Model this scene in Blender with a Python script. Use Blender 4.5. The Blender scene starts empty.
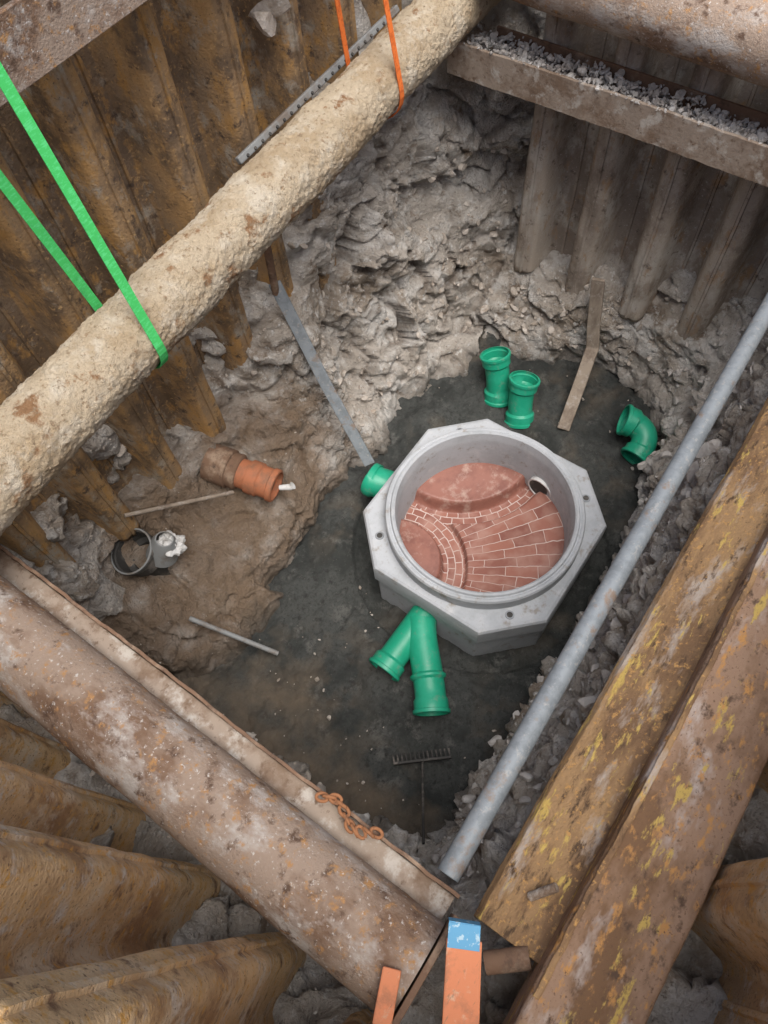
import bpy, bmesh, math, random
import numpy as np
from mathutils import Vector, Matrix, noise
random.seed(7); np.random.seed(7)
scene = bpy.context.scene
V = Vector

# ------------------------------------------------------------------ materials
def mat(name, base, layers=(), rough=0.85, metal=0.0, bumps=((30, .4),), dist=0.01, attr=None, spec=0.3):
    """layers: (colour, noise scale, lo, hi, (sx,sy,sz)) mixed over base in order."""
    m = bpy.data.materials.new(name); m.use_nodes = True
    nt = m.node_tree; N = nt.nodes; L = nt.links
    bs = N['Principled BSDF']
    bs.inputs['Roughness'].default_value = rough
    bs.inputs['Metallic'].default_value = metal
    bs.inputs['Specular IOR Level'].default_value = spec
    tc = N.new('ShaderNodeTexCoord')
    cur = None
    def mixin(fac, a, col):
        mx = N.new('ShaderNodeMix'); mx.data_type = 'RGBA'
        L.new(fac, mx.inputs[0])
        if a is None: mx.inputs[6].default_value = (*base, 1)
        else: L.new(a, mx.inputs[6])
        mx.inputs[7].default_value = (*col, 1)
        return mx.outputs[2]
    def attrs(cur, lst):
        for (an, col, k, nsc) in lst:
            at = N.new('ShaderNodeAttribute'); at.attribute_name = an
            nz = N.new('ShaderNodeTexNoise'); nz.inputs['Scale'].default_value = nsc; nz.inputs['Detail'].default_value = 5
            L.new(tc.outputs['Object'], nz.inputs[0])
            ma = N.new('ShaderNodeMath'); ma.operation = 'MULTIPLY_ADD'
            L.new(nz.outputs[0], ma.inputs[0]); ma.inputs[1].default_value = 2.0; ma.inputs[2].default_value = -1.0
            ad = N.new('ShaderNodeMath'); ad.operation = 'ADD'; ad.use_clamp = True
            L.new(ma.outputs[0], ad.inputs[0]); L.new(at.outputs['Fac'], ad.inputs[1])
            mm = N.new('ShaderNodeMath'); mm.operation = 'MINIMUM'
            sc3 = N.new('ShaderNodeMath'); sc3.operation = 'MULTIPLY'; sc3.inputs[1].default_value = 4
            L.new(at.outputs['Fac'], sc3.inputs[0]); L.new(ad.outputs[0], mm.inputs[0]); L.new(sc3.outputs[0], mm.inputs[1])
            mu = N.new('ShaderNodeMath'); mu.operation = 'MULTIPLY'; L.new(mm.outputs[0], mu.inputs[0]); mu.inputs[1].default_value = k
            cur = mixin(mu.outputs[0], cur, col)
        return cur
    cur_pre = attrs(None, attr) if (attr and name.startswith('rust_sheet')) else None
    cur = cur_pre
    for i, (col, sc, lo, hi, st) in enumerate(layers):
        mp = N.new('ShaderNodeMapping'); mp.inputs['Scale'].default_value = st
        mp.inputs['Location'].default_value = (i*3.7, i*1.9, i*5.1)
        L.new(tc.outputs['Object'], mp.inputs[0])
        nz = N.new('ShaderNodeTexNoise'); nz.inputs['Scale'].default_value = sc
        nz.inputs['Detail'].default_value = 5; nz.inputs['Roughness'].default_value = .68
        L.new(mp.outputs[0], nz.inputs[0])
        mr = N.new('ShaderNodeMapRange'); mr.inputs[1].default_value = lo; mr.inputs[2].default_value = hi
        L.new(nz.outputs[0], mr.inputs[0])
        cur = mixin(mr.outputs[0], cur, col)
    if not cur_pre: cur = attrs(cur, attr or ())
    if cur is None: bs.inputs['Base Color'].default_value = (*base, 1)
    else: L.new(cur, bs.inputs['Base Color'])
    prev = None
    for sc, st in bumps:
        nz = N.new('ShaderNodeTexNoise'); nz.inputs['Scale'].default_value = sc
        nz.inputs['Detail'].default_value = 5; nz.inputs['Roughness'].default_value = .65
        L.new(tc.outputs['Object'], nz.inputs[0])
        bp = N.new('ShaderNodeBump'); bp.inputs['Strength'].default_value = st; bp.inputs['Distance'].default_value = dist
        L.new(nz.outputs[0], bp.inputs['Height'])
        if prev: L.new(prev, bp.inputs['Normal'])
        prev = bp.outputs[0]
    if prev: L.new(prev, bs.inputs['Normal'])
    return m

U1 = (1, 1, 1)
M_soil = mat('soil', (.55, .50, .445), [
    ((.38, .315, .25), 1.7, .47, .63, U1), ((.68, .65, .61), 3.6, .48, .60, U1),
    ((.25, .19, .14), 6, .58, .69, U1), ((.73, .71, .68), 24, .56, .66, U1), ((.22, .175, .14), 40, .60, .72, U1)],
    rough=.88, bumps=((18, 1.0), (80, .9)), dist=.03,
    attr=(('crev_shade', (.22, .175, .14), .6, 8), ('brown', (.215, .148, .095), .90, 6), ('wet', (.085, .08, .07), .88, 6)))
M_sand = mat('sand', (.078, .082, .077), [
    ((.044, .048, .045), 2.6, .46, .58, U1), ((.135, .135, .125), 7, .56, .68, U1),
    ((.040, .040, .038), 22, .54, .66, U1),
    ((.045, .045, .043), 60, .5, .7, U1), ((.21, .20, .18), 95, .64, .72, U1)], rough=.93, bumps=((30, 1.0), (140, 1.0)), dist=.014,
    attr=(('brown', (.22, .17, .12), .8, 6),))
M_ground = mat('paving', (.2, .18, .16), [((.1, .09, .08), 3, .45, .6, U1), ((.3, .28, .25), 30, .55, .7, U1)], bumps=((50, .5),))
M_sheetL = mat('rust_sheet_left', (.30, .21, .13), [
    ((.17, .115, .07), 3.4, .46, .60, (1.1, 1.1, .8)), ((.40, .35, .28), 6, .54, .66, (1.2, 1.2, .8)),
    ((.46, .26, .09), 7, .54, .64, (1.3, 1.3, .7)), ((.10, .068, .048), 16, .57, .68, U1),
    ((.52, .33, .15), 45, .57, .69, U1), ((.09, .065, .05), 80, .60, .70, U1)],
    rough=.68, bumps=((10, .35), (70, .7)), dist=.010, spec=.45,
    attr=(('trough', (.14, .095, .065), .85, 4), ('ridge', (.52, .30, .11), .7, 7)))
M_sheetF = mat('rust_sheet_front', (.60, .40, .22), [
    ((.38, .22, .11), 3.0, .48, .62, (1.1, 1.1, .8)), ((.72, .58, .41), 4.0, .51, .65, (1.2, 1.2, .8)),
    ((.24, .14, .08), 14, .55, .67, U1), ((.66, .58, .49), 11, .55, .68, U1),
    ((.64, .35, .10), 30, .54, .66, U1), ((.20, .12, .07), 110, .58, .68, U1)],
    rough=.68, bumps=((12, .5), (100, .8)), dist=.008,
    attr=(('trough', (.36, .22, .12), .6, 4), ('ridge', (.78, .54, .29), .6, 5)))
M_sheetB = mat('rust_sheet_back', (.41, .355, .305), [
    ((.27, .22, .18), 3.0, .46, .60, (1.2, 1.2, .8)), ((.54, .50, .45), 4.4, .50, .64, (1.3, 1.3, .7)),
    ((.38, .25, .15), 8, .56, .68, (1.4, 1.4, .6)), ((.16, .125, .10), 18, .58, .70, U1), ((.58, .54, .49), 60, .60, .7, U1)],
    rough=.78, bumps=((10, .35), (60, .7)), dist=.01,
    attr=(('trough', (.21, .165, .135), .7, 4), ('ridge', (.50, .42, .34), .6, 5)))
M_strut = mat('rusty_strut_paint', (.35, .265, .205), [
    ((.21, .13, .085), 3.6, .49, .60, (1, .6, 1)), ((.50, .455, .415), 7, .51, .65, (1, .6, 1)),
    ((.13, .08, .055), 16, .56, .67, U1), ((.44, .24, .10), 26, .56, .67, U1), ((.60, .56, .52), 70, .59, .68, U1)],
    rough=.75, bumps=((14, .4), (90, .8)), dist=.007)
M_pink = mat('rusty_beam', (.37, .24, .16), [
    ((.21, .12, .065), 3.4, .47, .60, (.6, 1.2, 1)), ((.55, .47, .42), 5, .54, .66, (.6, 1.2, 1)),
    ((.58, .41, .12), 16, .59, .65, (.5, 1.4, 1)), ((.12, .075, .05), 24, .56, .68, (.7, 1, 1)), ((.56, .29, .10), 22, .55, .65, (.6, 1.2, 1)), ((.16, .095, .06), 90, .58, .68, U1)],
    rough=.75, bumps=((14, .4), (90, .8)), dist=.007)
M_yel = mat('rusty_yellow_beam', (.40, .25, .125), [
    ((.22, .13, .07), 3.5, .44, .57, (.5, 1.4, 1.4)), ((.50, .42, .35), 6, .53, .65, (.5, 1.4, 1.4)),
    ((.62, .44, .13), 16, .575, .635, (.45, 1.5, 1.5)), ((.12, .075, .045), 30, .55, .66, (.5, 1.2, 1.2)), ((.58, .33, .12), 50, .56, .67, U1)],
    rough=.75, bumps=((14, .5), (90, .8)), dist=.007)
M_darkrust = mat('dark_rust', (.19, .115, .075), [((.34, .25, .18), 8, .5, .68, U1), ((.09, .06, .045), 20, .52, .7, U1)],
    rough=.85, bumps=((60, .5),), dist=.004)
M_chain = mat('rusty_chain_steel', (.33, .15, .07), [((.18, .09, .05), 30, .5, .68, U1)], rough=.85, bumps=((90, .5),), dist=.003)
M_plate = mat('dusty_plate', (.34, .275, .22), [((.22, .155, .11), 6, .48, .62, U1), ((.49, .45, .40), 11, .53, .66, U1),
    ((.17, .115, .08), 30, .56, .68, U1)], rough=.9, bumps=((60, .6),), dist=.005)
M_crust = mat('crusted_pipe', (.68, .56, .40), [
    ((.56, .43, .28), 4, .47, .60, U1), ((.78, .69, .55), 9, .50, .66, U1),
    ((.36, .205, .105), 8, .565, .64, U1), ((.40, .29, .185), 45, .56, .67, U1)],
    rough=.97, bumps=((60, 1.0), (200, 1.0)), dist=.014)
M_conc = mat('concrete', (.42, .44, .465), [((.35, .37, .39), 4, .45, .62, U1), ((.48, .49, .50), 9, .55, .7, U1),
    ((.28, .26, .235), 12, .58, .69, U1), ((.34, .34, .34), 60, .58, .7, U1)], rough=.85, bumps=((90, .3),), dist=.003)
M_concd = mat('concrete_wet', (.30, .32, .34), [((.22, .23, .24), 5, .45, .65, U1)], rough=.85, bumps=((90, .25),), dist=.003)
M_clay = mat('clinker_bench', (.27, .115, .085), [((.20, .08, .06), 8, .45, .65, U1), ((.40, .27, .22), 11, .54, .72, U1)],
    rough=.5, bumps=((30, .15),), dist=.003, spec=.5)
M_green = mat('green_pvc', (.012, .30, .175), [((.025, .35, .215), 6, .45, .65, U1), ((.14, .29, .20), 18, .57, .73, U1)],
    rough=.42, bumps=((40, .05),), spec=.5)
M_orangepvc = mat('orange_pvc', (.40, .15, .075), [((.25, .12, .07), 12, .46, .64, U1)], rough=.65, bumps=((60, .2),), dist=.003)
M_black = mat('dusty_black_pvc', (.05, .048, .045), [((.19, .17, .15), 9, .50, .70, U1)], rough=.7, bumps=((60, .2),), dist=.003)
M_galv = mat('galvanised', (.27, .30, .325), [((.21, .235, .255), 18, .45, .6, U1), ((.38, .38, .37), 40, .56, .7, U1), ((.26, .2, .16), 9, .57, .67, U1)],
    rough=.6, metal=.15, bumps=((60, .15),), dist=.002, spec=.4)
M_alu = mat('dusty_grey_metal', (.27, .28, .28), [((.20, .17, .145), 8, .48, .66, U1)], rough=.7, metal=.2, bumps=((60, .2),), dist=.002)
M_wood = mat('dirty_wood', (.29, .24, .19), [((.18, .14, .11), 9, .45, .62, (1, 1, .3)), ((.38, .34, .30), 20, .55, .7, U1)],
    rough=.9, bumps=((60, .5),), dist=.004)
M_orange = mat('orange_painted_wood', (.70, .26, .13), [((.48, .2, .11), 12, .5, .66, U1), ((.68, .42, .28), 30, .57, .68, U1), ((.3, .17, .11), 18, .60, .7, (1, 4, 1))], rough=.8, bumps=((80, .4),), dist=.003)
M_blue = mat('blue_label', (.10, .34, .56), [((.4, .58, .68), 45, .57, .62, U1)], rough=.5, bumps=())
M_gstrap = mat('green_webbing', (.06, .50, .12), [((.10, .60, .2), 40, .5, .6, (1, 1, 3)), ((.05, .33, .1), 9, .56, .7, U1)], rough=.8, bumps=((300, .4),), dist=.002)
M_ostrap = mat('orange_webbing', (.78, .19, .04), [((.60, .13, .03), 40, .5, .6, U1)], rough=.8, bumps=((300, .4),), dist=.002)
M_white = mat('white_plastic', (.65, .65, .64), [((.4, .38, .35), 12, .5, .68, U1)], rough=.6, bumps=((30, .4),), dist=.005)
M_rock = mat('rock', (.48, .43, .38), [((.32, .27, .22), 9, .45, .62, U1), ((.62, .59, .55), 16, .55, .7, U1)], rough=.95, bumps=((50, .8),), dist=.01)
M_rockg = mat('grey_rock', (.54, .515, .485), [((.38, .34, .31), 9, .45, .62, U1), ((.66, .64, .62), 16, .55, .7, U1)], rough=.95, bumps=((50, .8),), dist=.01)

def brickmat(name, bw, rh, mort, off):
    m = mat(name, (.33, .12, .08), (), rough=.5, bumps=())
    N = m.node_tree.nodes; L = m.node_tree.links
    uv = N.new('ShaderNodeUVMap'); uv.uv_map = 'UVMap'
    nz = N.new('ShaderNodeTexNoise'); nz.inputs['Scale'].default_value = 18
    ad = N.new('ShaderNodeMix'); ad.data_type = 'RGBA'; ad.blend_type = 'ADD'; ad.inputs[0].default_value = .016
    L.new(uv.outputs[0], ad.inputs[6]); L.new(uv.outputs[0], nz.inputs[0]); L.new(nz.outputs[1], ad.inputs[7])
    b = N.new('ShaderNodeTexBrick'); b.offset = off
    b.inputs['Scale'].default_value = 1; b.inputs['Brick Width'].default_value = bw; b.inputs['Row Height'].default_value = rh
    b.inputs['Mortar Size'].default_value = mort; b.inputs['Mortar Smooth'].default_value = .5
    b.inputs['Color1'].default_value = (.30, .13, .095, 1); b.inputs['Color2'].default_value = (.21, .085, .065, 1)
    b.inputs['Mortar'].default_value = (.52, .43, .39, 1)
    L.new(ad.outputs[2], b.inputs[0])
    n2 = N.new('ShaderNodeTexNoise'); n2.inputs['Scale'].default_value = 9; n2.inputs['Detail'].default_value = 5
    L.new(uv.outputs[0], n2.inputs[0])
    mr = N.new('ShaderNodeMapRange'); mr.inputs[1].default_value = .45; mr.inputs[2].default_value = .66; mr.inputs[4].default_value = .8
    L.new(n2.outputs[0], mr.inputs[0])
    mx = N.new('ShaderNodeMix'); mx.data_type = 'RGBA'; L.new(mr.outputs[0], mx.inputs[0])
    L.new(b.outputs[0], mx.inputs[6]); mx.inputs[7].default_value = (.35, .20, .16, 1)
    L.new(mx.outputs[2], N['Principled BSDF'].inputs['Base Color'])
    return m
M_brick = brickmat('clinker_brick', .075, .045, .0038, .5)
M_tile = brickmat('clinker_tile', .17, .055, .0024, .35)

# ------------------------------------------------------------------ helpers
def obj(name, verts, faces, mats, smooth=False, parent=None, fm=None):
    me = bpy.data.meshes.new(name)
    me.from_pydata([tuple(v) for v in verts], [], faces); me.update()
    if not isinstance(mats, (list, tuple)): mats = [mats]
    for m in mats: me.materials.append(m)
    if fm is not None: me.polygons.foreach_set('material_index', fm)
    if smooth: me.polygons.foreach_set('use_smooth', [True]*len(me.polygons))
    o = bpy.data.objects.new(name, me); scene.collection.objects.link(o)
    if parent: o.parent = parent
    return o
def empty(name):
    e = bpy.data.objects.new(name, None); scene.collection.objects.link(e); return e
def sharp(o, ang=35):
    bm = bmesh.new(); bm.from_mesh(o.data)
    for e in bm.edges:
        if len(e.link_faces) == 2 and e.calc_face_angle(0) > math.radians(ang): e.smooth = False
    bmesh.ops.recalc_face_normals(bm, faces=bm.faces)
    bm.to_mesh(o.data); bm.free()
    return o
def frames(path):
    P = [V(p) for p in path]; n = len(P); T = []
    for i in range(n):
        a = P[max(i-1, 0)]; b = P[min(i+1, n-1)]; T.append((b-a).normalized())
    up = V((0, 0, 1)) if abs(T[0].z) < .9 else V((1, 0, 0))
    nx = T[0].cross(up).normalized(); out = []
    for i in range(n):
        nx = (nx - T[i]*nx.dot(T[i])).normalized()
        out.append((P[i], nx, T[i].cross(nx)))
    return out
def tube(name, path, radii, m, th=None, seg=40, parent=None, disp=None):
    """sweep; radii scalar or list; th = wall thickness -> hollow with open ends"""
    fr = frames(path)
    if not isinstance(radii, (list, tuple)): radii = [radii]*len(path)
    vs = []; fs = []
    def ring(f, r):
        P, a, b = f; s = len(vs)
        for j in range(seg):
            t = 2*math.pi*j/seg; d = a*math.cos(t)+b*math.sin(t); rr = r
            p = P + d*rr
            if disp: p = P + d*(rr+disp(p))
            vs.append(p)
        return s
    rings = [ring(f, r) for f, r in zip(fr, radii)]
    if th:
        rings += [ring(f, r-th) for f, r in reversed(list(zip(fr, radii)))]
        rings.append(rings[0])
    for a, b in zip(rings[:-1], rings[1:]):
        for j in range(seg):
            k = (j+1) % seg; fs.append((a+j, a+k, b+k, b+j))
    if not th:
        fs.append([rings[0]+j for j in reversed(range(seg))]); fs.append([rings[-1]+j for j in range(seg)])
    o = obj(name, vs, fs, m, True, parent)
    return sharp(o, 40)
def lerp_path(a, b, n):
    a = V(a); b = V(b); return [a.lerp(b, i/(n-1)) for i in range(n)]
def bez(pts, n):
    pts = [V(p) for p in pts]; out = []
    for i in range(n):
        t = i/(n-1); q = pts[:]
        while len(q) > 1: q = [q[k].lerp(q[k+1], t) for k in range(len(q)-1)]
        out.append(q[0])
    return out
def prism(name, prof, ax, a0, a1, m, segs=40, parent=None, bevel=.003, wob=0.0, rag=0.0):
    """extrude a closed 2D profile along axis ax (0=x,1=y). prof = (other, z)"""
    vs = []; fs = []; n = len(prof)
    for i in range(segs+1):
        a = a0+(a1-a0)*i/segs
        for k, (u, z) in enumerate(prof):
            w = wob*noise.noise(V((a*1.7, u*3, 5.3)))+rag*noise.noise(V((a*21, u*9, 5.3)))
            w2 = wob*noise.noise(V((a*1.3, u*3, 9.3)))+rag*noise.noise(V((a*23, u*9, 7.3)))
            vs.append((a, u+w, z+w2) if ax == 0 else (u+w, a, z+w2))
    for i in range(segs):
        for k in range(n):
            l = (k+1) % n; fs.append((i*n+k, i*n+l, (i+1)*n+l, (i+1)*n+k))
    fs.append(list(range(n))[::-1]); fs.append([segs*n+k for k in range(n)])
    o = obj(name, vs, fs, m, False, parent)
    bm = bmesh.new(); bm.from_mesh(o.data); bmesh.ops.recalc_face_normals(bm, faces=bm.faces); bm.to_mesh(o.data); bm.free()
    if bevel:
        b = o.modifiers.new('b', 'BEVEL'); b.width = bevel; b.segments = 2; b.limit_method = 'ANGLE'
    return o
def board(name, path, w, t, side, m, parent=None):
    """flat strip w wide (along 'side'), t thick, following path"""
    P = [V(p) for p in path]; vs = []; fs = []; side = V(side).normalized()
    for i, p in enumerate(P):
        T = (P[min(i+1, len(P)-1)]-P[max(i-1, 0)]).normalized()
        s = (side-T*side.dot(T)).normalized(); n = T.cross(s)
        for a, b in ((-1, -1), (1, -1), (1, 1), (-1, 1)): vs.append(p+s*a*w/2+n*b*t/2)
    for i in range(len(P)-1):
        for k in range(4):
            l = (k+1) % 4; fs.append((i*4+k, i*4+l, i*4+4+l, i*4+4+k))
    e = (len(P)-1)*4
    fs += [(3, 2, 1, 0), (e, e+1, e+2, e+3)]
    o = obj(name, vs, fs, m, False, parent)
    b = o.modifiers.new('b', 'BEVEL'); b.width = min(w, t)*.2; b.segments = 2; b.limit_method = 'ANGLE'
    return o
ICO = None
def stones(name, pts, sizes, m, parent=None, flat=.75):
    global ICO
    if ICO is None:
        bm = bmesh.new(); bmesh.ops.create_icosphere(bm, subdivisions=2, radius=1)
        ICO = (np.array([v.co[:] for v in bm.verts]), [tuple(v.index for v in f.verts) for f in bm.faces]); bm.free()
    vs = []; fs = []
    for p, s in zip(pts, sizes):
        q = np.array(ICO[0])
        for _ in range(8):
            d = np.random.randn(3); d /= np.linalg.norm(d); c = .3+.4*random.random()
            h = q@d; q = q-np.outer(np.clip(h-c, 0, None), d)
        q *= np.array([1.2, .6+.5*random.random(), flat*(.7+.5*random.random())])
        R = np.array(Matrix.Rotation(random.random()*6.28, 3, V(np.random.randn(3))))
        q = q@R.T*s*1.15+np.array(p); b = len(vs)
        vs += q.tolist(); fs += [(a+b, c+b, d+b) for a, c, d in ICO[1]]
    return obj(name, vs, fs, m, False, parent)

# ------------------------------------------------------------------ soil (lofted around the pit)
Z = [0, .25, .5, .7, .95, 1.3, 1.65, 1.95, 2.6, 3.19]
rt = [.1, .06, .03, .0, -.03, -.08, -.15, -.80, -.84, -.86]
def R(s, d): return [(s, t+d*(1-i/6 if i < 6 else 0)) for i, t in enumerate(rt)]
def B(t, ss): return [(s, t) for s in ss]
def Lw(s, tt): return [(s, t) for t in tt]
fl = [.10, .05, .02, .0, -.03, -.36, -.62, -.64, -.66, -.67]
cols = [
 [(.38, .22), (.22, .12), (.14, .06), (.1, .02), (.07, -.01), (0, -.1), (-.3, -.4), (-.6, -.75), (-.65, -.8), (-.67, -.85)],
 R(.9, .03), R(1.5, .0), R(2.1, .02), R(2.7, .08),
 [(3.3, .4), (3.42, .3), (3.5, .2), (3.58, .12), (3.78, .05), (3.87, -.1), (3.9, -.3), (3.95, -.7), (3.98, -.8), (3.98, -.85)],
 B(.75, [3.48, 3.53, 3.58, 3.72, 3.88, 3.9, 3.92, 3.95, 3.97, 3.98]),
 B(1.2, [3.4, 3.5, 3.58, 3.80, 3.88, 3.9, 3.92, 3.95, 3.97, 3.98]),
 B(1.55, [3.22, 3.38, 3.58, 3.80, 3.88, 3.9, 3.92, 3.95, 3.97, 3.98]),
 [(3.1, 1.62), (3.3, 1.72), (3.52, 1.80), (3.64, 1.87), (3.68, 1.90), (3.70, 1.93), (3.72, 1.95), (3.76, 1.98), (3.85, 2.0), (3.98, 2.05)],
 [(2.9, 1.72), (3.08, 1.86), (3.22, 1.98), (3.32, 2.04), (3.42, 2.08), (3.47, 2.13), (3.52, 2.17), (3.62, 2.25), (3.8, 2.4), (3.98, 2.65)],
 [(2.6, 1.78), (2.7, 1.9), (2.8, 2.02), (2.88, 2.08), (2.95, 2.14), (3.03, 2.2), (3.12, 2.27), (3.24, 2.36), (3.5, 2.6), (3.7, 2.75)],
 [(2.2, 1.84), (2.23, 1.95), (2.27, 2.06), (2.30, 2.14), (2.35, 2.22), (2.45, 2.31), (2.62, 2.38), (2.85, 2.5), (3, 2.72), (3, 2.75)],
 Lw(1.85, [1.84, 1.92, 2.06, 2.18, 2.30, 2.55, 2.68, 2.7, 2.72, 2.75]),
 Lw(1.45, [1.82, 1.88, 2.16, 2.38, 2.58, 2.65, 2.68, 2.7, 2.72, 2.75]),
 Lw(1.0, [1.72, 1.82, 2.26, 2.42, 2.60, 2.65, 2.68, 2.7, 2.72, 2.75]),
 Lw(.55, [1.66, 1.88, 2.36, 2.48, 2.60, 2.64, 2.68, 2.7, 2.72, 2.75]),
 [(.22, 1.75), (.22, 1.95), (.22, 2.18), (.22, 2.26), (.22, 2.30), (.2, 2.36), (.1, 2.50), (.1, 2.65), (.1, 2.7), (.1, 2.75)],
 [(.1, 1.95), (.08, 2.1), (.06, 2.16), (.04, 2.2), (0, 2.25), (-.3, 2.35), (-.6, 2.5), (-.65, 2.6), (-.66, 2.7), (-.67, 2.75)],
 [(s, 1.5) for s in fl], [(s, 1.0) for s in fl], [(s+.06 if i < 5 else s, .55) for i, s in enumerate(fl)],
]
C = np.array(cols)
nc = len(cols); NU, NV = 1080, 320
def cr(p0, p1, p2, p3, t):
    return .5*((2*p1)+(-p0+p2)*t+(2*p0-5*p1+4*p2-p3)*t*t+(-p0+3*p1-3*p2+p3)*t**3)
mid = C[:, 2]; seglen = np.linalg.norm(np.roll(mid, -1, 0)-mid, axis=1)+.12
cum = np.concatenate([[0], np.cumsum(seglen)]); tot = cum[-1]
G = np.zeros((NU, NV, 3))
zs = np.concatenate([np.linspace(0, 2.2, 280), np.linspace(2.2, 3.19, 41)[1:]])
for i in range(NU):
    x = tot*i/NU; k = int(np.searchsorted(cum, x, 'right')-1); t = (x-cum[k])/seglen[k]
    c = cr(C[(k-1) % nc], C[k], C[(k+1) % nc], C[(k+2) % nc], t)
    G[i, :, 0] = np.interp(zs, Z, c[:, 0]); G[i, :, 1] = np.interp(zs, Z, c[:, 1]); G[i, :, 2] = zs
for _ in range(6):
    G[:, 1:-1] = (G[:, :-2]+2*G[:, 1:-1]+G[:, 2:])/4
du = np.roll(G, -2, 0)-np.roll(G, 2, 0); dv = np.gradient(G, axis=1)
nrm = np.cross(du, dv); nrm /= np.linalg.norm(nrm, axis=2, keepdims=True)+1e-9
ctr = np.array([1.8, .9, 1.2]); sgn = np.sign(((ctr-G)*nrm).sum(2, keepdims=True).mean()); nrm *= sgn
brown = np.zeros((NU, NV)); wet = np.zeros((NU, NV)); D = np.zeros((NU, NV))
def facet(p, sc, hgt, tilt):
    d, pts = noise.voronoi(p*sc)
    c = pts[0]; r = noise.cell_vector(c*37.3); q = (p*sc-c)
    return hgt*(r.x-.3)+tilt*q.dot(r-V((.5, .5, .5)))/sc*2-.010*max(0, .18-(d[1]-d[0]))/.18
for i in range(NU):
    for j in range(NV):
        x, y, z = G[i, j]; p = V((x, y, z))
        right = y < .45 and x > .3
        a = noise.fractal(p*1.6+V((3, 1, 7)), .9, 2.0, 4)
        wp = p+noise.noise_vector(p*3.5)*.08+noise.noise_vector(p*14)*.014
        f1 = facet(wp, 2.9, .080, .45); f2 = facet(wp+V((9, 9, 9)), 9.5, .024, .45)
        vd = noise.voronoi(wp*4)[0]; ch = min(vd[1]-vd[0], .5)
        n4 = noise.fractal(p*16, .8, 2.1, 3)
        m = .5+.5*min(1, max(-1, 3*noise.noise(p*1.3+V((2, 8, 1)))))
        ledge = (y > 1.6 and x < 1.9 and z < .75)
        if right: d = .04*a+.55*f1+1.3*f2+.05*ch-.045+.014*n4
        elif ledge: d = .05*a+.30*f1+.45*f2+.05*ch-.035+.015*n4
        else: d = .14*a+(.5+.5*m)*f1+(.35+.9*m)*f2+.11*ch*(1.2-m)-.07+.014*n4
        if x > 3.3 and y < 1.75: d = d*.55-.01
        fade = 1 if z < 1.75 else max(.12, 1-(z-1.75)*1.6)
        D[i, j] = d*fade
        b = 0
        if y > 1.5: b = max(b, min(1, max(0, (2.1-x)/.5))*min(1, max(0, (.95-z)/.4)))
        if x < .35 and y > 1.9 and z > .5: b *= .35
        brown[i, j] = b
        wet[i, j] = max(0, 1-z/.15)*.8
P = G+nrm*D[..., None]
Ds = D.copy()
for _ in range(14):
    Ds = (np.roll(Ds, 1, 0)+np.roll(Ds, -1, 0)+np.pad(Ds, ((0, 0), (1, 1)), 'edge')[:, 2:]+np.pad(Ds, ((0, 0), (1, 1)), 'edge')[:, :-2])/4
crev_shade = np.clip((Ds-D)*40-.2, 0, 1)  # mask for crevice shade, painted dark into the soil colour
P[:, 0, 2] = -.15
idx = lambda i, j: (i % NU)*NV+j
faces = [(idx(i, j), idx(i+1, j), idx(i+1, j+1), idx(i, j+1)) for i in range(NU) for j in range(NV-1)]
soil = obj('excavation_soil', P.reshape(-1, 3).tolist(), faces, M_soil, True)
for nm, arr in (('brown', brown), ('wet', wet), ('crev_shade', crev_shade)):
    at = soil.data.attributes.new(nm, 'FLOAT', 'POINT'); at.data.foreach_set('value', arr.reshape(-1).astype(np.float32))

# ------------------------------------------------------------------ sand bed
nx, ny = 400, 250; vs = []; br = []
for i in range(nx):
    for j in range(ny):
        x = -.35+4.3*i/(nx-1); y = -.3+2.6*j/(ny-1); p = V((x, y, 0))
        z = .035*noise.fractal(p*2.3, .9, 2, 4)+.018*noise.noise(p*8)+.014*noise.noise(p*22)+.006*noise.noise(p*50)-.01
        z += .014*max(0, noise.noise(V((x*3-y*2, x*9+y*12, 2))))
        r = math.hypot(x-1.85, y-.85); z += .07*math.exp(-((r-.95)/.18)**2)*(.4+noise.noise(p*2+V((5, 5, 0))))
        if r < .8: z -= .03
        z += .05*max(0, 1-abs(y-1.6)/.35)*(.5+noise.noise(p*3)) + .10*max(0, .45-x)*1.2
        vs.append((x, y, z))
        b = .25*max(0, noise.noise(p*1.7+V((0, 0, 4))))
        b = max(b, .75*math.exp(-((x-.35)/.25)**2-((y-1.3)/.3)**2))
        if x < .45: b = max(b, min(.75, (.45-x)*3))
        br.append(b)
fs = [(i*ny+j, (i+1)*ny+j, (i+1)*ny+j+1, i*ny+j+1) for i in range(nx-1) for j in range(ny-1)]
sand = obj('sand_bed', vs, fs, M_sand, True)
at = sand.data.attributes.new('brown', 'FLOAT', 'POINT'); at.data.foreach_set('value', br)

x0, x1, y0, y1, g = -.66, 3.97, -.84, 2.74, 80
vs = [(-g, -g, 3.2), (g, -g, 3.2), (g, g, 3.2), (-g, g, 3.2), (x0, y0, 3.2), (x1, y0, 3.2), (x1, y1, 3.2), (x0, y1, 3.2)]
obj('ground', vs, [(0, 1, 5, 4), (1, 2, 6, 5), (2, 3, 7, 6), (3, 0, 4, 7)], M_ground)

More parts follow.
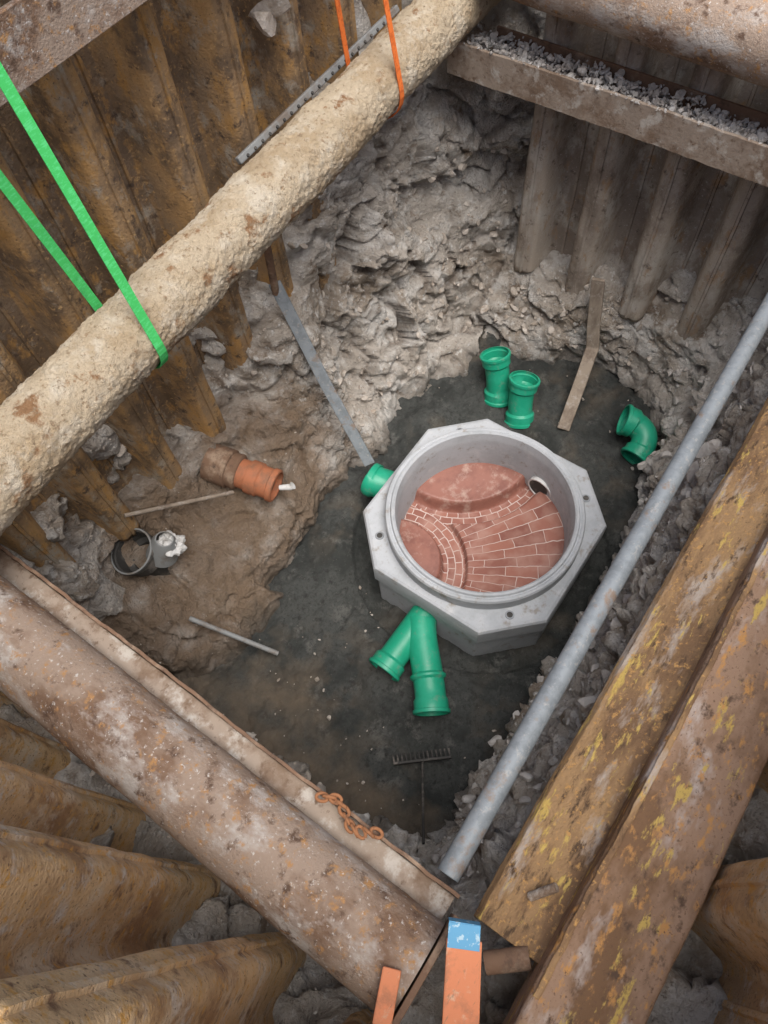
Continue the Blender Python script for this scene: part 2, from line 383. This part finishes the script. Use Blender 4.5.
# ------------------------------------------------------------------ sheet piles
def sheet(name, ax, base, sign, a0, a1, zb, zt, m, per=.46, dep=.16, phase=0.0, lock=.05):
    """corrugated wall along axis ax; inner face at base, troughs at base+sign*dep, rounded bends"""
    pr = []
    pp = [(.0, 0), (.09, 0), (.10, -lock), (.12, -lock), (.13, 0), (.20, .005), (.225, .02), (.25, .06), (.275, .13),
          (.355, .87), (.38, .94), (.405, .98), (.43, 1), (.60, 1), (.61, 1-lock), (.63, 1-lock), (.64, 1), (.77, 1),
          (.795, .98), (.82, .94), (.845, .87), (.925, .13), (.95, .06), (.975, .02)]
    a = a0-phase*per
    while a < a1:
        for u, d in pp:
            q = a+u*per
            if a0 <= q <= a1: pr.append((q, d))
        a += per
    nz = 60; vs = []; fs = []; n = len(pr); tr = []; rd = []
    for k in range(nz+1):
        for q, d in pr:
            z = zt-(zt-zb)*k/nz
            if k == nz: z += .1*noise.noise(V((q*3, 1, 2)))
            w = .014*noise.noise(V((q*1.2, z*.9, 3)))+.005*noise.noise(V((q*9, z*7, 3)))
            o = base+sign*d*dep+w
            q2 = q+.006*noise.noise(V((q*5, z*2, 8)))
            vs.append((q2, o, z) if ax == 0 else (o, q2, z))
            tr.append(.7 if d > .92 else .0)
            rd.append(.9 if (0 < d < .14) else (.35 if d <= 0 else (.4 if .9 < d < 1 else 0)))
    for k in range(nz):
        for i in range(n-1): fs.append((k*n+i, k*n+i+1, (k+1)*n+i+1, (k+1)*n+i))
    o = obj(name, vs, fs, m, True)
    for nm, arr in (('trough', tr), ('ridge', rd)):
        at = o.data.attributes.new(nm, 'FLOAT', 'POINT'); at.data.foreach_set('value', arr)
    sharp(o, 50)
    s = o.modifiers.new('s', 'SOLIDIFY'); s.thickness = .011; s.offset = 0
    return o
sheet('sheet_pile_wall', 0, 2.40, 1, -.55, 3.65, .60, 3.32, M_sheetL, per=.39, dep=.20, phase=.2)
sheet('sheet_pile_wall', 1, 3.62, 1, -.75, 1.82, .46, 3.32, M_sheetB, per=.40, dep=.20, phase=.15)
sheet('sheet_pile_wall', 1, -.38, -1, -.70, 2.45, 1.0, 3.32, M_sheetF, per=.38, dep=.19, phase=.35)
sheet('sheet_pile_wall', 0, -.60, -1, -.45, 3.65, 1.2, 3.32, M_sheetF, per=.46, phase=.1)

# ------------------------------------------------------------------ struts / walers
def dent(p): return .004*noise.noise(p*4)+.002*noise.noise(p*19)+.001*noise.noise(p*60)
st = empty('steel_strut')
tube('pipe', lerp_path((-.16, -.06, 1.85), (-.155, 2.34, 1.86), 180), .145, M_strut, parent=st, seg=72, disp=dent)
prism('end_plate', [(-.34, 1.66), (.02, 1.66), (.02, 2.01), (-.34, 2.01)], 1, -.085, -.066, M_darkrust, 2, st)
st = empty('steel_strut')
tube('pipe', lerp_path((3.49, -.55, 2.38), (3.49, 2.2, 2.44), 140), .160, M_strut, parent=st, seg=72, disp=dent)
w = empty('steel_waler')
prism('front_flange', [(3.375, 1.865), (3.393, 1.865), (3.393, 2.045), (3.375, 2.045)], 1, -.55, 2.12, M_plate, 160, w, wob=.008, rag=.003)
prism('web', [(3.394, 1.95), (3.585, 1.95), (3.585, 1.962), (3.394, 1.962)], 1, -.55, 2.12, M_plate, 20, w)
prism('rear_flange', [(3.586, 1.865), (3.602, 1.865), (3.602, 2.045), (3.586, 2.045)], 1, -.55, 1.95, M_darkrust, 20, w)
w = empty('steel_waler')
prism('front_flange', [(2.18, 3.0), (2.198, 3.0), (2.198, 3.20), (2.18, 3.20)], 0, -.3, 3.6, M_strut, 60, w, wob=.006)
prism('web', [(2.199, 3.10), (2.370, 3.10), (2.370, 3.112), (2.199, 3.112)], 0, -.3, 3.6, M_plate, 20, w)
w = empty('steel_waler')
prism('ledge', [(-.035, 1.775), (.061, 1.775), (.061, 1.788), (-.035, 1.788)], 1, -.05, 2.34, M_plate, 60, w, wob=.004)
prism('lip', [(.062, 1.76), (.074, 1.76), (.074, 1.83), (.062, 1.83)], 1, -.06, 2.34, M_darkrust, 260, w, bevel=.002, wob=.008, rag=.004)
w = empty('steel_waler')
prism('lower_flange', [(-.117, 1.835), (-.130, 1.870), (-.18, 1.905), (-.315, 1.985), (-.32, 1.96), (-.19, 1.87), (-.135, 1.83), (-.125, 1.80), (-.117, 1.80)], 0, .05, 3.6, M_yel, 300, w, wob=.010, rag=.003)
prism('box_section', [(-.312, 1.90), (-.312, 2.085), (-.322, 2.10), (-.565, 2.10), (-.575, 2.09), (-.575, 1.90)], 0, -.35, 3.6, M_pink, 160, w, bevel=.006, wob=.008, rag=.002)
prism('edge_rib', [(-.318, 2.1005), (-.318, 2.108), (-.335, 2.108), (-.335, 2.1005)], 0, -.02, 3.6, M_yel, 200, w, bevel=.003, wob=.008, rag=.004)
tube('bolt', [(.18, -.22, 1.93), (.215, -.245, 1.975), (.235, -.26, 1.995)], .013, M_plate, parent=w, seg=16)
tube('waling_pin', lerp_path((-.03, -.20, 1.93), (.05, -.29, 1.95), 6), .03, M_darkrust, th=.005, parent=w, seg=20)

tube('scaffold_tube', lerp_path((.10, .0, 1.70), (3.55, .08, 1.72), 30), .038, M_galv, th=.004, seg=36)

def crust(p):
    return .012*noise.fractal(p*3.0, .9, 2, 2)+.004*noise.noise(p*20)+.007*max(0, noise.noise(p*12+V((4, 4, 4))))+.005*noise.noise(p*48)+.005*noise.noise(p*95)
tube('crusted_utility_pipe', lerp_path((-.62, 1.885, 2.2), (3.9, 2.125, 2.2), 800), .140, M_crust, seg=150, disp=crust)

prism('carrier_beam', [(2.16, 3.38), (2.30, 3.38), (2.30, 3.52), (2.16, 3.52)], 0, -.9, 4.3, M_wood, 10, bevel=.006)
prism('timber_bearer', [(-.95, 3.21), (-.75, 3.21), (-.75, 3.375), (-.95, 3.375)], 1, 1.9, 2.6, M_wood, 4, bevel=.006)
prism('timber_bearer', [(4.05, 3.21), (4.25, 3.21), (4.25, 3.375), (4.05, 3.375)], 1, 1.9, 2.6, M_wood, 4, bevel=.006)
def sling(name, s, tc, zc, top1, top2, wd, m, r=.150):
    arc = []
    for k in range(15):
        a = math.radians(170+(370-170)*k/14)
        arc.append(V((s, tc+r*math.cos(a), zc+r*math.sin(a))))
    path = lerp_path(top1, arc[0], 8)[:-1]+arc+lerp_path(arc[-1], top2, 8)[1:]
    return board(name, path, wd, .005, (1, 0, 0), m)
sling('green_lifting_sling', .945, 1.965, 2.2, (1.02, 2.15, 3.40), (.84, 2.24, 3.40), .038, M_gstrap)
sling('orange_lifting_sling', 2.66, 2.06, 2.2, (2.69, 2.15, 3.40), (2.56, 2.24, 3.40), .030, M_ostrap)

pr = empty('perforated_rail')
board('rail', [(1.95, 2.31, 2.16), (3.2, 2.31, 2.22)], .034, .03, (0, .5, .8), M_alu, pr)
for k in range(22):
    c = V((2.0+k*.053, 2.292, 2.166+k*.0026))
    tube('hole_shade_disc', [c+V((0, .003, -.003)), c+V((0, -.002, .004))], .007, M_black, seg=12, parent=pr)  # solid dark discs paint the shade of the rail holes

# ------------------------------------------------------------------ manhole base
mh = empty('manhole_base'); cx, cy = 1.85, .85
W, CUT = .62, .27
angs = sorted(set([2*math.pi*k/288 for k in range(288)] +
       [math.atan2(b, a) % (2*math.pi) for a, b in [(W, W-CUT), (W-CUT, W), (-W, W-CUT), (-(W-CUT), W), (W, -(W-CUT)), (W-CUT, -W), (-W, -(W-CUT)), (-(W-CUT), -W)]]))
def fr(t, w=W, c=CUT):
    x, y = abs(math.cos(t)), abs(math.sin(t))
    return min(w/max(x, y), (2*w-c)/(x+y))
def lathe(name, rows, m):
    n = len(angs); vs = []; fs = []
    for f in rows:
        for t in angs:
            r, z = f(t); vs.append((cx+r*math.cos(t), cy+r*math.sin(t), z))
    for i in range(len(rows)-1):
        for j in range(n):
            k = (j+1) % n; fs.append((i*n+j, i*n+k, (i+1)*n+k, (i+1)*n+j))
    o = obj(name, vs, fs, m, True, mh); return sharp(o, 20)
lathe('body', [lambda t: (fr(t, .605), -.15), lambda t: (fr(t, .605), .24), lambda t: (fr(t, .62), .28), lambda t: (fr(t, .62), .415),
               lambda t: (fr(t, .614, .270), .432), lambda t: (fr(t, .600, .266), .44), lambda t: (.50, .441)], M_conc)
ring = [(.572, .43), (.572, .525), (.565, .538), (.553, .541), (.546, .536), (.540, .536), (.534, .550), (.522, .553), (.512, .545), (.503, .50), (.498, .47), (.498, .10)]
lathe('collar', [(lambda t, r=r, z=z: (r, z)) for r, z in ring], M_conc)
for a in (135, 225, 315, 45):
    t = math.radians(a); r = .615
    p = V((cx+r*math.cos(t), cy+r*math.sin(t), .43))
    tube('lifting_socket', [p, p+V((0, 0, .0135)), p+V((0, 0, .0165))], [.026, .026, .024], M_concd, th=.007, seg=24, parent=mh)
    tube('socket_shade_disc', [p+V((0, 0, .0)), p+V((0, 0, .0128))], .018, M_black, seg=20, parent=mh)  # dark disc in place of the shaded socket opening
O1 = (.55, .50); O2 = (-.45, .35); n1, n2 = 110, 200
vs = []; uvs = []
def sm(a, b, x):
    t = min(1, max(0, (x-a)/(b-a))); return t*t*(3-2*t)
for i in range(n1+1):
    r = .499*i/n1
    for j in range(n2):
        t = 2*math.pi*j/n2; x, y = r*math.cos(t), r*math.sin(t)
        d1 = math.hypot(x-O1[0], y-O1[1]); d2 = math.hypot(x-O2[0], y-O2[1])
        z = .125
        z += .10*sm(.545, .51, d1)+.015*sm(.5, .2, d1)
        z += .09*sm(.315, .29, d2)+.015*sm(.28, .1, d2)
        z += .055*sm(.445, .46, d2)*sm(.63, .65, d1)+.06*sm(.0, -.45, y-.1*x)
        vs.append((cx+x, cy+y, z)); uvs.append((x, y, d1, d2))
fs = []; fm = []; fuv = []
def region(x, y):
    d1 = math.hypot(x-O1[0], y-O1[1]); d2 = math.hypot(x-O2[0], y-O2[1])
    if d1 < .545 or d2 < .30: return 0
    if d2 < .44: return 1
    if d1 < .64: return 2
    return 3
for i in range(n1):
    for j in range(n2):
        k = (j+1) % n2; q = (i*n2+j, i*n2+k, (i+1)*n2+k, (i+1)*n2+j)
        mx = sum(uvs[a][0] for a in q)/4; my = sum(uvs[a][1] for a in q)/4; rg = region(mx, my)
        fs.append(q); fm.append([0, 1, 1, 2][rg])
        for a in q:
            x, y = uvs[a][:2]
            if rg == 2:
                an = math.atan2(-(y-O1[1]), -(x-O1[0])); fuv.append((an*.60+3, uvs[a][2]-.545+.002))
            else:
                an = math.atan2(y-O2[1], x-O2[0])
                if rg == 1: fuv.append((an*.38+3, uvs[a][3]-.305+.002))
                else: fuv.append((uvs[a][3]*.9, an*.62+3.0))
bench = obj('benching', vs, fs, [M_clay, M_brick, M_tile], True, mh, fm)
uvl = bench.data.uv_layers.new(name='UVMap'); uvl.data.foreach_set('uv', [c for u in fuv for c in u])
bm = bmesh.new(); bm.from_mesh(bench.data); bmesh.ops.remove_doubles(bm, verts=bm.verts, dist=1e-5); bm.to_mesh(bench.data); bm.free()
tube('inlet_light_ring', [(2.340, .70, .23), (2.305, .705, .23)], .090, M_white, th=.010, parent=mh)  # white ring paints the light showing at the inlet opening
tube('bore_shade_plug', [(2.345, .70, .23), (2.312, .703, .23)], .080, M_black, seg=32, parent=mh)  # solid black plug, stands in for shade inside the bore
tube('inlet_socket', [(1.83, 1.40, .21), (1.825, 1.50, .21), (1.82, 1.515, .21), (1.80, 1.60, .215), (1.80, 1.605, .215), (1.795, 1.64, .215), (1.795, 1.645, .215)],
     [.085, .085, .10, .10, .112, .112, .104], M_green, th=.008, parent=mh)

# ------------------------------------------------------------------ green fittings
def fitting(name, path, R0=.083, socket0=True, socket1=True, parent=None, m=M_green):
    fr_ = [V(p) for p in path]; L = [0]
    for a, b in zip(fr_[:-1], fr_[1:]): L.append(L[-1]+(b-a).length)
    T = L[-1]
    sk = [(0, .100), (.004, .106), (.022, .106), (.026, .098), (.075, .098), (.092, R0)]
    out = list(sk) if socket0 else [(0, R0)]
    endp = [(T-d, r) for d, r in reversed(sk)] if socket1 else [(T, R0)]
    a = out[-1][0]; b = endp[0][0]; k = 10
    out += [(a+(b-a)*i/k, R0) for i in range(1, k)] if b > a else []
    out += endp
    pts = []; rr = []
    for s, r in out:
        i = max(0, min(len(L)-2, int(np.searchsorted(L, s)-1))); t = (s-L[i])/(L[i+1]-L[i])
        pts.append(fr_[i].lerp(fr_[i+1], t)); rr.append(r)
    return tube(name, pts, rr, m, th=.008, parent=parent, seg=48)
yb = empty('pipe_branch_fitting')
fitting('main_run', lerp_path((1.30, .86, .16), (.835, .875, .12), 20), socket0=False, parent=yb)
fitting('branch_run', bez([(1.20, .85, .165), (1.10, .80, .165), (1.02, .70, .15), (.95, .63, .14), (.79, .51, .12)], 30), R0=.088, socket0=False, parent=yb)
tube('branch_socket_ring', lerp_path((.965, .653, .142), (.935, .628, .138), 4), [.09, .103, .103, .09], M_green, th=.01, parent=yb)
fitting('pipe_bend', bez([(2.93, 1.36, -.02), (2.97, 1.38, .10), (3.0, 1.42, .18), (3.03, 1.47, .31)], 24))
fitting('pipe_bend', bez([(2.84, 1.13, -.02), (2.90, 1.17, .10), (2.92, 1.19, .16), (2.97, 1.20, .29)], 24))
fitting('pipe_bend', bez([(2.92, .33, .09), (3.03, .315, .12), (3.14, .32, .15), (3.12, .43, .18), (3.09, .52, .20)], 28))

# ------------------------------------------------------------------ existing pipes on the ledge
bp = empty('black_pipe_socket'); ax = V((-.30, .10, .93)).normalized(); c = V((.50, 2.33, .62))
tube('pipe', [c, c-ax*.005, c-ax*.02, c-ax*.024, c-ax*.12, c-ax*.14, c-ax*.36], [.130, .136, .136, .126, .122, .095, .095], M_black, th=.008, parent=bp)
tube('pale_rim', [c+ax*.001, c+ax*.004, c+ax*.005], [.134, .134, .131], M_alu, th=.006, parent=bp)  # paler grey ring on the socket rim
bm = bmesh.new(); bmesh.ops.create_icosphere(bm, subdivisions=5, radius=.07)
for v in bm.verts:
    p = v.co*16; v.co *= 1+.55*noise.noise(p)+.3*noise.noise(p*2.2)+.15*noise.noise(p*5); v.co.z *= .8; v.co += V((.66, 2.18, .60))
me = bpy.data.meshes.new('plastic_bag'); bm.to_mesh(me); bm.free(); me.materials.append(M_white)
me.polygons.foreach_set('use_smooth', [True]*len(me.polygons))
o = bpy.data.objects.new('plastic_bag', me); scene.collection.objects.link(o)
tube('steel_ring_clamp', [(.60, 2.23, .52), (.64, 2.20, .64), (.65, 2.19, .68)], [.09, .07, .05], M_alu, th=.006)
op = empty('orange_pipe_stub')
d = V((.10, -.40, -.05)).normalized(); c = V((1.24, 2.22, .57))
tube('pipe', [c, c+d*.10, c+d*.105, c+d*.17, c+d*.18, c+d*.24, c+d*.245, c+d*.275, c+d*.28], [.090, .090, .104, .104, .094, .094, .103, .103, .096], M_orangepvc, th=.008, parent=op)
tube('dark_collar', [c-d*.16, c-d*.02, c-d*.015, c+d*.03, c+d*.04, c+d*.045], [.115, .12, .105, .112, .105, .095], M_darkrust, parent=op)
tube('end_cap', [c+d*.23, c+d*.24], .086, M_darkrust, parent=op)
q = c+d*.30
tube('tap', [q, q+d*.06+V((.02, 0, .02)), q+d*.07+V((.03, 0, .03))], [.016, .02, .024], M_white, parent=op, seg=16)
tube('steel_rod', lerp_path((.60, 2.36, .86), (1.12, 2.12, .58), 5), .012, M_wood, seg=12)
tube('reinforcing_bar', lerp_path((.42, 1.93, .33), (.58, 1.46, .08), 60), [.014+.002*(k % 2) for k in range(60)], M_alu, seg=12)
tube('steel_rod', lerp_path((2.0, 2.31, 1.75), (1.985, 2.32, 1.32), 4), .022, M_darkrust, seg=12)

board('levelling_lath', [(1.865, 1.695, .26), (1.93, 2.02, .80), (2.0, 2.33, 1.38)], .070, .022, (.66, -.75, 0), M_galv)
board('timber_plank', [(2.92, .84, .03), (3.20, .895, .165), (3.44, .945, .29), (3.48, .99, .44), (3.54, 1.06, .78)], .085, .03, (.1, -1, 0), M_wood)

rk = empty('garden_rake')
e = V((.656, -.755, 0)); c = V((.56, .42, .07))
board('head', [c-e*.16, c+e*.16], .040, .014, (0, 0, 1), M_black, rk)
for k in range(14):
    a = c+e*(-.155+.31*k/13); tube('tine', [a, a+V((.035, .035, -.01))], .006, M_black, seg=8, parent=rk)
tube('handle', lerp_path(c, (.20, .17, .40), 8), .007, M_black, seg=14, parent=rk)

ob = empty('orange_marker_board')
p0, p1 = V((-.015, -.115, 2.10)), V((-.24, -.24, 2.13)); sd = (.45, -.9, 0)
board('board', [p0, p0.lerp(p1, .5), p1], .090, .018, sd, M_orange, ob)
board('label', [p0+V((.030, .018, .0115)), p0+V((-.020, -.009, .0125))], .082, .003, sd, M_blue, ob)
board('label_fold', [p0+V((.031, .018, .011)), p0+V((.037, .023, -.03))], .082, .003, sd, M_blue, ob)
board('timber_wedge', [(-.18, .0, 2.015), (-.30, -.05, 2.02)], .05, .02, (.4, -.7, 0), M_orange)

ch = empty('rusty_chain')
for k in range(11):
    t = k/10; c = V((.055+.02*math.sin(t*7), .44-.20*t, 1.850+.012*math.sin(t*9)))
    seg = [(math.cos(2*math.pi*a/20)*.019, math.sin(2*math.pi*a/20)*.012) for a in range(21)]
    dd = V((math.cos(t*5)*.5, -1, 0)).normalized(); nn = V((0, 0, 1)) if k % 2 else dd.cross(V((0, 0, 1)))
    tube('link', [c+dd*x+nn*y for x, y in seg], .0055, M_chain, seg=8, parent=ch)

# ------------------------------------------------------------------ rubble
pts = []; sz = []; ptsg = []; szg = []
for _ in range(4600):
    i = random.randrange(NU); j = int(random.triangular(8, 200, 40))
    p = P[i, j]
    s = .004+.032*random.random()**5
    if p[2] > 1.7: continue
    if p[1] > 1.5 and p[0] < 1.9 and p[2] < .8 and (random.random() < .85 or s > .012): continue
    if p[1] < .5: ptsg.append(p-nrm[i, j]*s*.1); szg.append(s*1.2)
    else: pts.append(p-nrm[i, j]*s*.1); sz.append(s)
stones('rubble', pts, sz, M_rock)
for _ in range(150):
    i = random.randrange(NU)
    j = random.randrange(120, 205); p = P[i, j]
    if p[1] > .3 or p[0] < .1: continue
    s = .03+.05*random.random()**2
    ptsg.append(p-nrm[i, j]*s*.25); szg.append(s)
stones('grey_rubble', ptsg, szg, M_rockg)
pts = []; sz = []
for _ in range(2600):
    y = random.uniform(-.5, 2.05); hh = (1.0 if y > .8 else .6)*(.7+.6*noise.noise(V((y*4, 0, 0))))
    pts.append((random.uniform(3.40, 3.58), y, 1.975+random.random()*.085*hh)); sz.append(.006+.022*random.random()**4)
for _ in range(90):
    pts.append((random.uniform(3.37, 3.40), random.uniform(-.5, 2.05), 2.045)); sz.append(.004+.008*random.random())
stones('waler_debris', pts, sz, M_rockg)
pts = []; sz = []
for _ in range(600):
    x = random.uniform(.1, 3.5); y = random.uniform(.1, 1.8)
    if math.hypot(x-1.85, y-.85) < .7: continue
    if x > .6 and random.random() < .8: continue
    pts.append((x, y, .01+.12*max(0, .45-x))); sz.append(.004+.014*random.random()**3)
stones('gravel', pts, sz, M_rock)
stones('concrete_lump', [(2.40, 2.36, 2.60), (2.33, 2.37, 2.55)], [.10, .06], M_rock)

# ------------------------------------------------------------------ camera
cam = bpy.data.cameras.new('Camera'); co = bpy.data.objects.new('Camera', cam); scene.collection.objects.link(co)
A = V((0.5742, 0.7373, -0.3557)); Bv = V((-0.8169, 0.4870, -0.3092)); Uv = V((-0.0548, 0.4684, 0.8819))
Mx = Matrix((A, Bv, Uv)).to_quaternion().to_matrix().to_4x4(); Mx.translation = V((0, 0, 4.3))
co.matrix_world = Mx
cam.sensor_fit = 'VERTICAL'; cam.sensor_height = 36; cam.lens = 26.02; cam.clip_start = .05; cam.clip_end = 500
scene.camera = co

# ------------------------------------------------------------------ light
w = bpy.data.worlds.new('World'); scene.world = w; w.use_nodes = True
N = w.node_tree.nodes; L = w.node_tree.links
sky = N.new('ShaderNodeTexSky'); sky.sky_type = 'NISHITA'; sky.sun_disc = False
el, az = math.radians(72), math.radians(-115)       # azimuth measured from +x toward +y
sky.sun_elevation = el; sky.sun_rotation = math.radians(90)-az
sky.air_density = 1.0; sky.dust_density = 5.0; sky.ozone_density = 1.0
L.new(sky.outputs[0], N['Background'].inputs[0]); N['Background'].inputs[1].default_value = .15
sl = bpy.data.lights.new('Sun', 'SUN'); sl.energy = 3.9; sl.angle = math.radians(45); sl.color = (1, .98, .95)
so = bpy.data.objects.new('Sun', sl); scene.collection.objects.link(so)
dirv = V((math.cos(el)*math.cos(az), math.cos(el)*math.sin(az), math.sin(el)))
so.rotation_euler = dirv.to_track_quat('Z', 'Y').to_euler(); so.location = dirv*10
scene.view_settings.view_transform = 'Standard'; scene.view_settings.look = 'None'; scene.view_settings.exposure = 0
